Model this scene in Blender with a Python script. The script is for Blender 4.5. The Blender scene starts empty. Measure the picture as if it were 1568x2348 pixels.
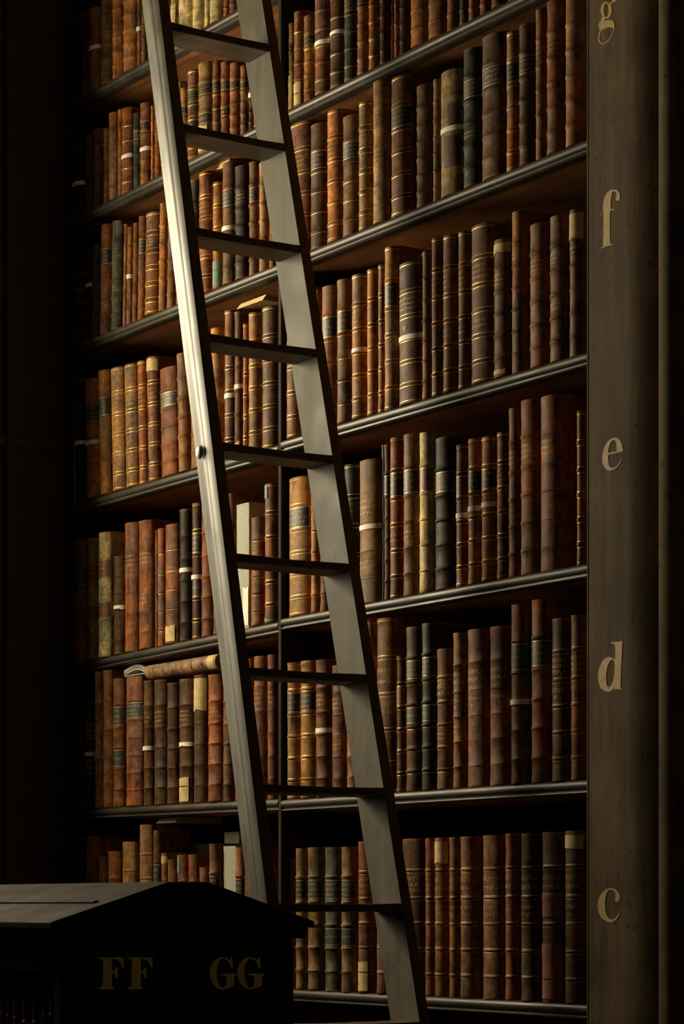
import bpy, math, random
from mathutils import Vector, Matrix

random.seed(7)
D = bpy.data
col = bpy.context.scene.collection
sc = bpy.context.scene

# ------------------------------------------------------------------ camera
# 1568x2348 frame; level camera with a vertical lens shift (horizon at y=2080)
F_PX, CX, YH = 5727.0, 784.0, 2080.0
FW = Vector((-.8323, .5543, 0.0))          # viewing direction
RT = Vector((.5543, .8323, 0.0))           # image right
CAM = Vector((4.358, -3.554, 1.62))
cd = D.cameras.new('camera')
cam = D.objects.new('camera', cd)
col.objects.link(cam)
cam.location = CAM
m = Matrix((( RT.x, 0, -FW.x), (RT.y, 0, -FW.y), (0, 1, 0)))
cam.rotation_euler = m.to_euler()
cd.sensor_fit = 'VERTICAL'
cd.sensor_height = 24.0
cd.lens = F_PX / 2348.0 * 24.0
cd.shift_y = (YH - 1174.0) / 2348.0
cd.clip_end = 100
sc.camera = cam

# ------------------------------------------------------------------ world, light, exposure
wd = D.worlds.new('world'); sc.world = wd; wd.use_nodes = True
wd.node_tree.nodes['Background'].inputs[0].default_value = (.55, .50, .36, 1)
wd.node_tree.nodes['Background'].inputs[1].default_value = .006
sc.view_settings.view_transform = 'Standard'
sc.view_settings.look = 'None'
sc.view_settings.exposure = 0.0
sc.view_settings.gamma = 1.0

def area(name, loc, target, sx, sy, power, color):
    l = D.lights.new(name, 'AREA'); l.shape = 'RECTANGLE'; l.size = sx; l.size_y = sy
    l.energy = power; l.color = color
    o = D.objects.new(name, l); col.objects.link(o); o.location = loc
    o.rotation_euler = (Vector(target) - Vector(loc)).to_track_quat('-Z', 'Z').to_euler()
    return o
XE = -2.52                                   # end wall of the bay
WIN_Y0, WIN_Y1, WIN_Z0, WIN_Z1 = -1.95, -.60, 1.90, 4.45
# daylight standing in the window opening in the end wall
area('window_daylight', (XE-.50, (WIN_Y0+WIN_Y1)/2, (WIN_Z0+WIN_Z1)/2), (3, (WIN_Y0+WIN_Y1)/2+.6, 2.3),
     WIN_Y1-WIN_Y0, WIN_Z1-WIN_Z0, 440, (1.0, .86, .58))
# faint daylight reaching in from the open nave behind the camera
area('nave_daylight', (7.0, -3.0, 4.2), (0, -.6, 1.8), 3.0, 3.0, 7, (1.0, .88, .66))

# ------------------------------------------------------------------ projection helpers (photo pixel -> point on a plane)
def ray(px, py):
    return FW + RT*((px-CX)/F_PX) + Vector((0, 0, (YH-py)/F_PX))
def on_y(px, py, y):
    d = ray(px, py); return CAM + d*((y-CAM.y)/d.y)
def on_x(px, py, x):
    d = ray(px, py); return CAM + d*((x-CAM.x)/d.x)
def at_z(px, py, Z):
    return CAM + ray(px, py)*Z

# ------------------------------------------------------------------ materials
def newmat(name):
    m = D.materials.new(name); m.use_nodes = True
    nt = m.node_tree; b = nt.nodes['Principled BSDF']
    return m, nt, b
def N(nt, typ, **kw):
    n = nt.nodes.new(typ)
    for k, v in kw.items():
        if k.startswith('i_'):
            key = k[2:]; key = int(key) if key.isdigit() else key.replace('_', ' ')
            n.inputs[key].default_value = v
        else: setattr(n, k, v)
    return n
def L(nt, a, b): nt.links.new(a, b)
def mixc(nt, blend, fac, a, b):
    n = nt.nodes.new('ShaderNodeMix'); n.data_type = 'RGBA'; n.blend_type = blend
    for k, v in ((0, fac), (6, a), (7, b)):
        if hasattr(v, 'links'): nt.links.new(v, n.inputs[k])
        else: n.inputs[k].default_value = v
    return n.outputs[2]
def ramp(nt, src, stops):
    r = nt.nodes.new('ShaderNodeValToRGB'); nt.links.new(src, r.inputs[0])
    e = r.color_ramp.elements
    while len(e) < len(stops): e.new(.5)
    for i, (p, c) in enumerate(stops):
        e[i].position = p; e[i].color = c if len(c) == 4 else (*c, 1)
    return r.outputs[0]
def g(v): return (v, v, v, 1)

def leather():
    m, nt, b = newmat('old_leather')
    oi = N(nt, 'ShaderNodeObjectInfo'); tc = N(nt, 'ShaderNodeTexCoord')
    off = N(nt, 'ShaderNodeVectorMath', operation='SCALE'); off.inputs[3].default_value = 37.0
    cb = N(nt, 'ShaderNodeCombineXYZ'); 
    for i in range(3): L(nt, oi.outputs['Random'], cb.inputs[i])
    L(nt, cb.outputs[0], off.inputs[0])
    add = N(nt, 'ShaderNodeVectorMath', operation='ADD'); L(nt, tc.outputs['Object'], add.inputs[0]); L(nt, off.outputs[0], add.inputs[1])
    v = add.outputs[0]
    def noise(scale, detail=4, rough=.6, stretch=None):
        n = N(nt, 'ShaderNodeTexNoise'); n.inputs['Scale'].default_value = scale
        n.inputs['Detail'].default_value = detail; n.inputs['Roughness'].default_value = rough
        if stretch:
            mp = N(nt, 'ShaderNodeMapping'); mp.inputs['Scale'].default_value = stretch
            L(nt, v, mp.inputs[0]); L(nt, mp.outputs[0], n.inputs['Vector'])
        else: L(nt, v, n.inputs['Vector'])
        return n.outputs[0]
    big = noise(22, 3); mid = noise(70, 5, .7); fine = noise(420, 4, .7); vert = noise(60, 5, .65, (1, 1, .13))
    c = mixc(nt, 'MULTIPLY', 1.0, oi.outputs['Color'], ramp(nt, big, [(.3, g(.48)), (.7, g(1.45))]))
    c = mixc(nt, 'MULTIPLY', 1.0, c, ramp(nt, mid, [(.32, g(.55)), (.6, g(1.2))]))
    # worn greyish-brown areas
    hs = N(nt, 'ShaderNodeHueSaturation'); hs.inputs['Saturation'].default_value = .62; hs.inputs['Value'].default_value = .55
    L(nt, c, hs.inputs['Color'])
    big2 = noise(11, 5, .65, (1, 1, .45))
    c = mixc(nt, 'MIX', ramp(nt, big2, [(.46, g(0)), (.60, g(.75))]), c, hs.outputs[0])
    # scuffs show lighter fibre, grime is darker
    sc_ = mixc(nt, 'MIX', .55, c, (.30, .145, .05, 1))
    c = mixc(nt, 'MIX', ramp(nt, vert, [(.60, g(0)), (.72, g(.75))]), c, sc_)
    c = mixc(nt, 'MULTIPLY', ramp(nt, vert, [(.30, g(1)), (.45, g(0))]), c, (.28, .24, .22, 1))
    # rubbed head and tail of the spine
    sx_ = N(nt, 'ShaderNodeSeparateXYZ'); L(nt, tc.outputs['Generated'], sx_.inputs[0])
    ab = N(nt, 'ShaderNodeMath', operation='SUBTRACT'); L(nt, sx_.outputs[2], ab.inputs[0]); ab.inputs[1].default_value = .5
    ab2 = N(nt, 'ShaderNodeMath', operation='ABSOLUTE'); L(nt, ab.outputs[0], ab2.inputs[0])
    ab3 = N(nt, 'ShaderNodeMath', operation='MULTIPLY_ADD'); L(nt, mid, ab3.inputs[0]); ab3.inputs[1].default_value = .06; L(nt, ab2.outputs[0], ab3.inputs[2])
    c = mixc(nt, 'MIX', ramp(nt, ab3.outputs[0], [(.505, g(0)), (.53, g(.6))]), c, (.30, .125, .035, 1))
    c = mixc(nt, 'MULTIPLY', .7, c, ramp(nt, fine, [(.35, g(.6)), (.6, g(1.15))]))
    L(nt, c, b.inputs['Base Color'])
    L(nt, ramp(nt, mid, [(.3, g(.42)), (.7, g(.66))]), b.inputs['Roughness'])
    b.inputs['Specular IOR Level'].default_value = .09
    bp = N(nt, 'ShaderNodeBump'); bp.inputs['Strength'].default_value = .55; bp.inputs['Distance'].default_value = .0012
    s = N(nt, 'ShaderNodeMath', operation='MULTIPLY_ADD'); L(nt, fine, s.inputs[0]); s.inputs[1].default_value = .35; L(nt, vert, s.inputs[2])
    L(nt, s.outputs[0], bp.inputs['Height']); L(nt, bp.outputs[0], b.inputs['Normal'])
    return m
def simple(name, colr, rough=.6, metal=0, nscale=60, lo=.7, hi=1.25, bump=.2, stretch=(1, 1, 1), spec=.4):
    m, nt, b = newmat(name)
    tc = N(nt, 'ShaderNodeTexCoord'); mp = N(nt, 'ShaderNodeMapping'); mp.inputs['Scale'].default_value = stretch
    L(nt, tc.outputs['Object'], mp.inputs[0])
    n = N(nt, 'ShaderNodeTexNoise'); n.inputs['Scale'].default_value = nscale; n.inputs['Detail'].default_value = 5
    L(nt, mp.outputs[0], n.inputs['Vector'])
    c = mixc(nt, 'MULTIPLY', 1.0, (*colr, 1), ramp(nt, n.outputs[0], [(.3, g(lo)), (.7, g(hi))]))
    L(nt, c, b.inputs['Base Color'])
    b.inputs['Roughness'].default_value = rough; b.inputs['Metallic'].default_value = metal
    b.inputs['Specular IOR Level'].default_value = spec
    bp = N(nt, 'ShaderNodeBump'); bp.inputs['Strength'].default_value = bump; bp.inputs['Distance'].default_value = .001
    L(nt, n.outputs[0], bp.inputs['Height']); L(nt, bp.outputs[0], b.inputs['Normal'])
    return m
def wood(name, dark, light, axis, rough=(.35, .55), scale=9, blotch=None, spec=.45, bump=.25):
    """grain running along axis 0/1/2"""
    m, nt, b = newmat(name)
    tc = N(nt, 'ShaderNodeTexCoord')
    st = [1.0, 1.0, 1.0]; st[axis] = .07
    mp = N(nt, 'ShaderNodeMapping'); mp.inputs['Scale'].default_value = st
    L(nt, tc.outputs['Object'], mp.inputs[0])
    n = N(nt, 'ShaderNodeTexNoise'); n.inputs['Scale'].default_value = scale*6; n.inputs['Detail'].default_value = 7; n.inputs['Roughness'].default_value = .65
    L(nt, mp.outputs[0], n.inputs['Vector'])
    n2 = N(nt, 'ShaderNodeTexNoise'); n2.inputs['Scale'].default_value = 9; n2.inputs['Detail'].default_value = 5
    L(nt, tc.outputs['Object'], n2.inputs['Vector'])
    c = ramp(nt, n.outputs[0], [(.32, (*dark, 1)), (.68, (*light, 1))])
    c = mixc(nt, 'MULTIPLY', 1.0, c, ramp(nt, n2.outputs[0], [(.3, g(.7)), (.7, g(1.2))]))
    if blotch:
        n3 = N(nt, 'ShaderNodeTexNoise'); n3.inputs['Scale'].default_value = 34; n3.inputs['Detail'].default_value = 6; n3.inputs['Roughness'].default_value = .7
        L(nt, tc.outputs['Object'], n3.inputs['Vector'])
        c = mixc(nt, 'MIX', ramp(nt, n3.outputs[0], [(.58, g(0)), (.68, g(.8))]), c, (*blotch, 1))
    L(nt, c, b.inputs['Base Color'])
    L(nt, ramp(nt, n2.outputs[0], [(.3, g(rough[0])), (.7, g(rough[1]))]), b.inputs['Roughness'])
    b.inputs['Specular IOR Level'].default_value = spec
    bp = N(nt, 'ShaderNodeBump'); bp.inputs['Strength'].default_value = bump; bp.inputs['Distance'].default_value = .001
    L(nt, n.outputs[0], bp.inputs['Height']); L(nt, bp.outputs[0], b.inputs['Normal'])
    return m

M = {}
M['leather'] = leather()
M['gilt'] = simple('worn_gilt', (.92, .58, .13), .40, .35, 260, .35, 1.3, .1)
M['gilt_text'] = simple('rubbed_gilt_lettering', (.50, .30, .07), .55, .2, 330, .12, 1.5, .1)
M['green_label'] = simple('dark_green_label', (.030, .042, .034), .5, 0, 90)
M['black_label'] = simple('black_label', (.028, .020, .016), .5, 0, 90)
M['red_label'] = simple('red_label', (.20, .06, .03), .5, 0, 90)
M['paper'] = simple('white_paper_tape', (.90, .80, .68), .7, 0, 50, .88, 1.08)
M['cream'] = simple('torn_cream_paper', (.58, .42, .17), .75, 0, 50, .75, 1.15)
M['teal'] = simple('teal_patch', (.13, .22, .16), .7, 0, 90)
M['redpatch'] = simple('red_leather_patch', (.27, .085, .04), .6, 0, 90)
M['brown_leather_scrap'] = simple('dark_leather_scrap', (.085, .042, .018), .6, 0, 120, .4, 1.4, .6)
M['pages'] = simple('page_edges', (.20, .14, .07), .8, 0, 300, .6, 1.2, .3, (1, .2, .2))
M['case'] = simple('slipcase_board', (.34, .33, .25), .7, 0, 80, .9, 1.08)
M['shelf'] = wood('dark_shelf_wood', (.20, .078, .026), (.50, .20, .064), 0, (.45, .6), 6)
M['nosing'] = wood('polished_shelf_edge', (.030, .023, .015), (.070, .056, .038), 0, (.36, .52), 8, blotch=(.10, .086, .062), spec=.22, bump=.5)
M['upright'] = wood('dark_upright_wood', (.022, .016, .010), (.045, .034, .022), 2, (.6, .75), 6, spec=.06)
M['pilaster'] = wood('brown_painted_pilaster', (.088, .060, .034), (.160, .112, .066), 2, (.6, .75), 7, blotch=(.040, .027, .016), spec=.05, bump=.2)
M['goldpaint'] = simple('old_gold_paint', (.48, .32, .10), .6, 0, 60, .8, 1.12, .1)
M['stile'] = wood('grey_worn_ladder_paint', (.078, .068, .046), (.122, .108, .076), 2, (.50, .70), 4, blotch=(.135, .120, .088), spec=.10)
M['rail'] = wood('pale_polished_ladder_rail', (.075, .067, .047), (.118, .105, .076), 2, (.34, .50), 5, blotch=(.13, .118, .09), spec=.13)
M['tread'] = wood('dark_tread_wood', (.05, .033, .018), (.10, .066, .037), 1, (.4, .6), 8)
M['edge'] = wood('shaded_worn_edge', (.030, .018, .010), (.06, .036, .017), 1, (.4, .6), 10, blotch=(.13, .055, .02))  # orange wear on tread fronts; darker base carries the shade of that side
M['edge2'] = wood('shaded_brown_stile_edge', (.055, .032, .012), (.10, .058, .022), 2, (.4, .6), 10)  # brown rail fronts, with the shade of the side turned from the window
M['steel'] = simple('steel_bolt', (.50, .47, .40), .38, .45, 60)
M['casewood'] = wood('shade_dark_cabinet_wood', (.010, .006, .004), (.020, .012, .008), 2, (.75, .9), 8, spec=.04)  # near-black base colour holds the shade on the cabinet sides
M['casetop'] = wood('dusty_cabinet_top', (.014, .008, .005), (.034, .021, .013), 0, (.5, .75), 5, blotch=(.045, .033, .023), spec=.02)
M['plaque'] = simple('black_green_panel', (.010, .014, .011), .6, 0, 60)
M['dimgold'] = simple('dim_gold_paint', (.90, .62, .14), .55, 0, 60, .8, 1.12, .1)
M['wall'] = simple('dark_panelled_wall', (.030, .024, .017), .75, 0, 8, .7, 1.2)
M['floor'] = wood('dark_floor_boards', (.07, .045, .025), (.13, .085, .05), 0, (.4, .6), 5)
M['ceil'] = simple('ceiling_plaster', (.10, .085, .06), .8, 0, 8)

# ------------------------------------------------------------------ mesh helpers
def mesh(name, verts, faces, mat, parent=None, smooth=False, color=None, mats=None, fm=None):
    me = D.meshes.new(name); me.from_pydata([tuple(v) for v in verts], [], faces); me.update()
    if mats:
        for k in mats: me.materials.append(k)
        me.polygons.foreach_set('material_index', fm)
    elif mat: me.materials.append(mat)
    if smooth: me.polygons.foreach_set('use_smooth', [True]*len(me.polygons))
    o = D.objects.new(name, me); col.objects.link(o)
    if parent is not None: o.parent = parent
    if color: o.color = (*color, 1)
    return o
def empty(name, loc, label, cat, group=None, rot=(0, 0, 0)):
    o = D.objects.new(name, None); col.objects.link(o); o.location = loc; o.rotation_euler = rot
    o.empty_display_size = .05
    o['label'] = label; o['category'] = cat
    if group: o['group'] = group
    return o
def structure(o): o['kind'] = 'structure'; return o
BF = [(0, 3, 2, 1), (4, 5, 6, 7), (0, 1, 5, 4), (1, 2, 6, 5), (2, 3, 7, 6), (3, 0, 4, 7)]
def boxv(x0, y0, z0, x1, y1, z1):
    return [(x0, y0, z0), (x1, y0, z0), (x1, y1, z0), (x0, y1, z0), (x0, y0, z1), (x1, y0, z1), (x1, y1, z1), (x0, y1, z1)]
def bevbox(name, x0, y0, z0, x1, y1, z1, mat, parent=None, b=.003, color=None):
    """box with chamfered vertical/horizontal edges via bevel modifier"""
    o = mesh(name, boxv(x0, y0, z0, x1, y1, z1), BF, mat, parent, color=color)
    if b:
        md = o.modifiers.new('bevel', 'BEVEL'); md.width = b; md.segments = 2
    return o
def sweep(name, prof, p0, p1, mat, parent, smooth=True):
    """profile of (y,z) swept along x from p0=(x,dz) to p1"""
    n = len(prof); v = []
    for (x, dz) in (p0, p1):
        for (y, z) in prof: v.append((x, y, z+dz))
    f = [(i, (i+1) % n, n+(i+1) % n, n+i) for i in range(n)]
    f.append(tuple(range(n))[::-1]); f.append(tuple(range(n, 2*n)))
    f = [tuple(reversed(q)) for q in f]
    o = mesh(name, v, f, mat, parent)
    if smooth:
        for p in o.data.polygons[:n]: p.use_smooth = True
        o.data.set_sharp_from_angle(angle=.7)
    return o

# ------------------------------------------------------------------ room
YB = .42
H = 5.15
structure(mesh('floor', boxv(XE-.6, -6.0, -.1, 6.5, YB+.1, 0), BF, M['floor']))
structure(mesh('ceiling', boxv(XE-.6, -3.2, H, .8, YB+.1, H+.1), BF, M['ceil']))
structure(mesh('wall_back', boxv(XE-.6, YB, 0, 3.2, YB+.1, H), BF, M['wall']))
wv, wf = [], []
def addb(x0, y0, z0, x1, y1, z1):
    k = len(wv); wv.extend(boxv(x0, y0, z0, x1, y1, z1)); wf.extend([tuple(i+k for i in f) for f in BF])
xa, xb = XE-.55, XE
addb(xa, -3.2, 0, xb, YB, WIN_Z0); addb(xa, -3.2, WIN_Z1, xb, YB, H)
addb(xa, -3.2, WIN_Z0, xb, WIN_Y0, WIN_Z1); addb(xa, WIN_Y1, WIN_Z0, xb, YB, WIN_Z1)
structure(mesh('wall_left', wv, wf, M['wall']))
# window frame in the opening (beyond the left edge of the photo)
wv, wf = [], []
for y in (WIN_Y0+.02, (WIN_Y0+WIN_Y1)/2, WIN_Y1-.02): addb(XE-.46, y-.02, WIN_Z0, XE-.42, y+.02, WIN_Z1)
for z in (WIN_Z0+.02, (WIN_Z0+WIN_Z1)/2, WIN_Z1-.02): addb(XE-.46, WIN_Y0, z-.02, XE-.42, WIN_Y1, z+.02)
structure(mesh('window_1', wv, wf, M['upright']))
mp_, nt_, b_ = newmat('bright_daylight_pane')
b_.inputs['Base Color'].default_value = (.5, .5, .45, 1)
b_.inputs['Emission Color'].default_value = (1, .88, .64, 1); b_.inputs['Emission Strength'].default_value = 3.0
structure(mesh('window_2', boxv(XE-.54, WIN_Y0, WIN_Z0, XE-.53, WIN_Y1, WIN_Z1), BF, mp_))
# plain dado rail and vertical panel moulding seen faintly on the end wall
structure(bevbox('trim_1', XE, -.55, 3.02, XE+.012, -.02, 3.05, M['wall'], None, .003))
structure(bevbox('trim_2', XE, -.205, 0, XE+.02, -.175, H, M['wall'], None, .003))

# ------------------------------------------------------------------ bookcase
bc = empty('bookcase', (-1.1, .2, 0), 'tall dark wooden bookcase with two bays of full shelves and lettered pilaster', 'bookcase')
OB = Vector((-1.1, .2, 0))
def bcmesh(o):
    o.parent = bc; o.matrix_parent_inverse = Matrix.Translation(-OB); return o
XD = on_y(639.5, 1200, 0).x                # divider centre
XL, XR = XE+.001, .033
bcmesh(bevbox('back_panel', XL, YB-.02, .05, .27, YB-.002, H-.02, M['upright'], None, 0))
bcmesh(bevbox('divider', XD-.008, .002, .05, XD+.008, YB-.02, H-.02, M['upright'], None, .003))
bcmesh(bevbox('side_panel', XL, .006, .05, XL+.008, YB-.02, H-.02, M['upright'], None, .003))

# shelf heights: right bay from the pilaster end, left bay from divider end and the far end
def zr(py): return on_y(1340, py, 0).z
SH_R = [zr(y) for y in (-89, 318, 806, 1291, 1787, 2303)]
def zl(pxa, ya, pxb, yb):
    a = on_y(pxa, ya, 0); b = on_y(pxb, yb, 0); k = (b.z-a.z)/(b.x-a.x)
    return lambda x: a.z + k*(x-a.x)
SH_L = [zl(551, 12, 208, 206), zl(591, 284, 198, 483), zl(637, 602, 201, 776), zl(643, 1016, 217, 1139),
        zl(635, 1424, 235, 1507), zl(643, 1831, 210, 1853), zl(643, 2266, 230, 2256)]
NOSE = [(.030, -.0005), (.010, -.0005), (.004, -.003), (.0010, -.007), (0, -.012), (.0010, -.017), (.004, -.021), (.008, -.0225),
        (.008, -.0255), (.0035, -.0265), (.003, -.029), (.005, -.0315), (.010, -.033), (.030, -.033)]
def shelf(x0, x1, zf, mark=0):
    xs = (x0, x1)
    za, zb = zf(x0), zf(x1)
    v = []
    for x, z in ((x0, za), (x1, zb)):
        v += [(x, .028, z-.030), (x, YB-.02, z-.030), (x, YB-.02, z), (x, .028, z)]
    f = [(0, 1, 2, 3), (7, 6, 5, 4), (0, 4, 5, 1), (1, 5, 6, 2), (2, 6, 7, 3), (3, 7, 4, 0)]
    s = bcmesh(mesh('shelf', v, f, M['shelf']))
    n = sweep('nosing', NOSE, (x0, za), (x1, zb), M['nosing'], s)
for z in SH_R: shelf(XD+.008, XR, lambda x, z=z: z)
for zf in SH_L: shelf(XL+.008, XD-.008, zf)
for y in (-490, -975): shelf(XD+.008, XR, lambda x, y=y: zr(y))
shelf(XL+.008, XD-.008, lambda x: zr(-990))
for z in (.12, .55, .98):
    shelf(XD+.008, XR, lambda x, z=z: z); shelf(XL+.008, XD-.008, lambda x, z=z: z)

# pilaster with painted shelf letters
YP = -.028
pw = on_y(1536, 1200, YP).x; xl_ = on_y(1341, 1200, YP).x
x1 = on_y(1434, 1200, YP).x; x2 = on_y(1503, 1200, YP).x
XPIL = .034
prof = [(xl_, .0005), (xl_, YP+.006), (xl_+.004, YP+.006), (xl_+.005, YP+.001), (xl_+.009, YP+.001), (xl_+.010, YP+.004), (xl_+.013, YP+.004), (xl_+.014, YP)]
prof += [(x1-(x1-xl_-.014)*(1-t/6.), YP) for t in range(1, 7)]
for t in range(1, 9):
    a = t/8.; prof.append((x1+(x2-x1)*a, YP+.030*a*a))
prof += [(x2+.001, YP+.027), (x2+.002, YP+.012), (x2+.003, YP+.006), (x2+.012, YP+.003), (pw-.012, YP+.005), (pw-.004, YP+.010), (pw, YP+.02), (pw, YB-.02), (XPIL, YB-.02), (XPIL, .0005)]
n = len(prof); v = [(x, y, z) for z in (.0, H-.02) for (x, y) in prof]
f = [(i, n+i, n+(i+1) % n, (i+1) % n) for i in range(n)] + [tuple(range(n)), tuple(range(2*n-1, n-1, -1))]
f = [tuple(reversed(q)) for q in f]
pil = bcmesh(mesh('pilaster', v, f, M['pilaster']))
for p in pil.data.polygons: p.use_smooth = True
pil.data.set_sharp_from_angle(angle=.5)

def spline(pts, sub=5):
    out = []; n = len(pts)
    for i in range(n):
        p0, p1, p2, p3 = (Vector(pts[(i+k-1) % n]) for k in range(4))
        d1 = (p1-p0); d2 = (p2-p1); sharp = False
        for k in range(sub):
            t = k/sub
            out.append(.5*((2*p1)+(-p0+p2)*t+(2*p0-5*p1+4*p2-p3)*t*t+(-p0+3*p1-3*p2+p3)*t**3))
    return out
def glyph(name, shapes, to3d, mat, parent, push, smooth=4):
    """shapes: list of (outer, [holes]) in photo pixels; to3d maps them onto the painted face; thin paint layer"""
    V, Fc = [], []
    for outer, holes in shapes:
        cu = D.curves.new('tmp', 'CURVE'); cu.dimensions = '2D'; cu.fill_mode = 'BOTH'
        for loop in [outer]+holes:
            pts = spline(loop, smooth) if smooth > 1 else [Vector(p) for p in loop]
            s = cu.splines.new('POLY'); s.points.add(len(pts)-1)
            for i, p in enumerate(pts): s.points[i].co = (p.x, -p.y, 0, 1)
            s.use_cyclic_u = True
        ob = D.objects.new('tmp', cu); col.objects.link(ob)
        dg = bpy.context.evaluated_depsgraph_get(); me = D.meshes.new_from_object(ob.evaluated_get(dg))
        k = len(V)
        V += [to3d(q.co.x, -q.co.y) for q in me.vertices]
        Fc += [tuple(i+k for i in p.vertices) for p in me.polygons]
        D.objects.remove(ob); D.curves.remove(cu); D.meshes.remove(me)
    V2 = [v+push for v in V]
    return mesh(name, V2, Fc, mat, parent)
def tr(pts, s, ox, oy, dx=0): return [(ox+(x+dx)/s, oy+y/s) for x, y in pts]
def ell(cx, cy, rx, ry, n=14, rot=0): return [(cx+rx*math.cos(2*math.pi*i/n+rot), cy+ry*math.sin(2*math.pi*i/n+rot)) for i in range(n)]
Gf = [(213, 2238), (245, 2210), (247, 2190), (249, 2050), (250, 1908), (222, 1933), (228, 1918), (249, 1893), (247, 1850), (255, 1790), (280, 1735), (310, 1708), (345, 1700), (380, 1712), (398, 1745), (397, 1785), (385, 1803), (368, 1800), (358, 1780), (368, 1755), (362, 1725), (345, 1716), (331, 1725), (325, 1745), (318, 1790), (315, 1868), (343, 1876), (340, 1885), (312, 1898), (308, 2000), (308, 2100), (312, 2180), (325, 2193), (338, 2197), (300, 2205), (265, 2215)]
Ge = [(318, 395), (315, 365), (305, 330), (285, 308), (262, 304), (230, 318), (205, 345), (188, 385), (180, 430), (182, 475), (195, 505), (215, 522), (240, 525), (270, 512), (295, 485), (312, 440), (298, 462), (285, 485), (270, 500), (250, 508), (232, 500), (222, 475), (220, 440), (223, 420), (270, 408)]
Ge_h = [(222, 406), (224, 375), (235, 340), (250, 322), (262, 320), (272, 340), (275, 370), (274, 394), (250, 400)]
Gd = [(235, 1683), (270, 1678), (315, 1675), (314, 1700), (308, 1830), (303, 1960), (303, 1985), (313, 2000), (285, 1997), (262, 2000), (260, 1987), (240, 2008), (215, 2015), (190, 2005), (168, 1985), (155, 1950), (150, 1910), (158, 1860), (180, 1810), (205, 1785), (235, 1780), (264, 1792), (267, 1720), (260, 1695)]
Gd_h = [(262, 1815), (248, 1798), (235, 1805), (218, 1835), (208, 1880), (206, 1930), (210, 1965), (222, 1983), (235, 1975), (250, 1945), (260, 1900)]
Gc = [(435, 1115), (437, 1090), (425, 1060), (400, 1030), (370, 1015), (330, 1013), (285, 1035), (245, 1080), (222, 1140), (217, 1190), (225, 1240), (245, 1290), (280, 1325), (320, 1345), (355, 1348), (390, 1332), (420, 1295), (437, 1235), (428, 1250), (405, 1290), (375, 1315), (345, 1318), (315, 1295), (297, 1250), (290, 1190), (293, 1120), (305, 1065), (325, 1035), (345, 1028), (370, 1035), (388, 1060), (393, 1090), (388, 1120), (390, 1140), (405, 1148), (425, 1138)]
Gg = [(215, 200), (245, 190), (290, 180), (330, 183), (348, 215), (345, 270), (325, 330), (290, 375), (240, 397), (208, 375), (205, 330), (215, 280), (232, 262), (212, 262), (207, 230)]
Gg_h = [(240, 270), (290, 247), (325, 248), (340, 264), (330, 300), (305, 345), (270, 378), (240, 388), (220, 370), (215, 335), (224, 295)]
s1 = 2348/600.; s2 = 2348/800.; s3 = 2348/548.
t3 = lambda x, y: on_y(x, y, YP)
psh = Vector((0, -.0008, 0))
def pl_letter(shapes):
    o = glyph('painted_letter', shapes, t3, M['goldpaint'], None, psh); o.parent = pil; return o
for shp in ([(tr(Gf, s1, 1320, 0), [])], [(tr(Ge, s2, 1320, 900), [tr(Ge_h, s2, 1320, 900)])],
            [(tr(Gd, s2, 1320, 900), [tr(Gd_h, s2, 1320, 900)])], [(tr(Gc, s3, 1320, 1800), [])],
            [(tr(ell(275, 92, 50, 76), s1, 1320, 0), [tr(ell(275, 92, 21, 62), s1, 1320, 0)]),
             (tr([(298, 40), (325, 12), (345, -12), (364, -8), (358, 12), (345, 20), (328, 24), (316, 52)], s1, 1320, 0), []),
             (tr([(240, 155), (268, 166), (245, 192), (225, 196), (228, 180)], s1, 1320, 0), []),
             (tr(Gg, s1, 1320, 0), [tr(Gg_h, s1, 1320, 0)])]):
    pl_letter(shp)

# ------------------------------------------------------------------ books
COLS = {  # base colour, word
 'b': ((.235, .092, .021), 'brown'), 'r': ((.26, .084, .022), 'reddish-brown'), 'd': ((.112, .052, .017), 'dark brown'),
 'k': ((.040, .025, .014), 'blackish-brown'), 'o': ((.40, .148, .022), 'orange-brown'), 't': ((.35, .170, .052), 'tan'),
 'g': ((.050, .052, .032), 'dark green-grey'), 'G': ((.125, .110, .066), 'grey'), 'c': ((.62, .47, .19), 'cream vellum'),
 'p': ((.37, .245, .08), 'parchment-coloured'), 'w': ((.42, .40, .29), 'pale grey'), 'v': ((.185, .082, .028), 'purplish-brown'),
 'y': ((.40, .175, .028), 'golden-brown'), 'm': ((.25, .135, .046), 'mottled brown')}
ORD = ['', 'first', 'second', 'third', 'fourth', 'fifth', 'sixth', 'seventh', 'eighth', 'ninth', 'tenth', 'eleventh', 'twelfth', 'thirteenth',
       'fourteenth', 'fifteenth', 'sixteenth', 'seventeenth', 'eighteenth', 'nineteenth', 'twentieth', 'twenty-first', 'twenty-second', 'twenty-third', 'twenty-fourth', 'twenty-fifth']

_tc = {}
def text_mesh(s):
    if s in _tc: return _tc[s]
    cu = D.curves.new('t', 'FONT'); cu.body = s; cu.align_x = 'CENTER'; cu.size = 1.0; cu.resolution_u = 2; cu.offset = 0.0
    ob = D.objects.new('t', cu); col.objects.link(ob)
    dg = bpy.context.evaluated_depsgraph_get(); me = D.meshes.new_from_object(ob.evaluated_get(dg))
    v = [(q.co.x, q.co.y) for q in me.vertices]; f = [tuple(p.vertices) for p in me.polygons]
    D.objects.remove(ob); D.curves.remove(cu); D.meshes.remove(me)
    _tc[s] = (v, f); return _tc[s]

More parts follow.
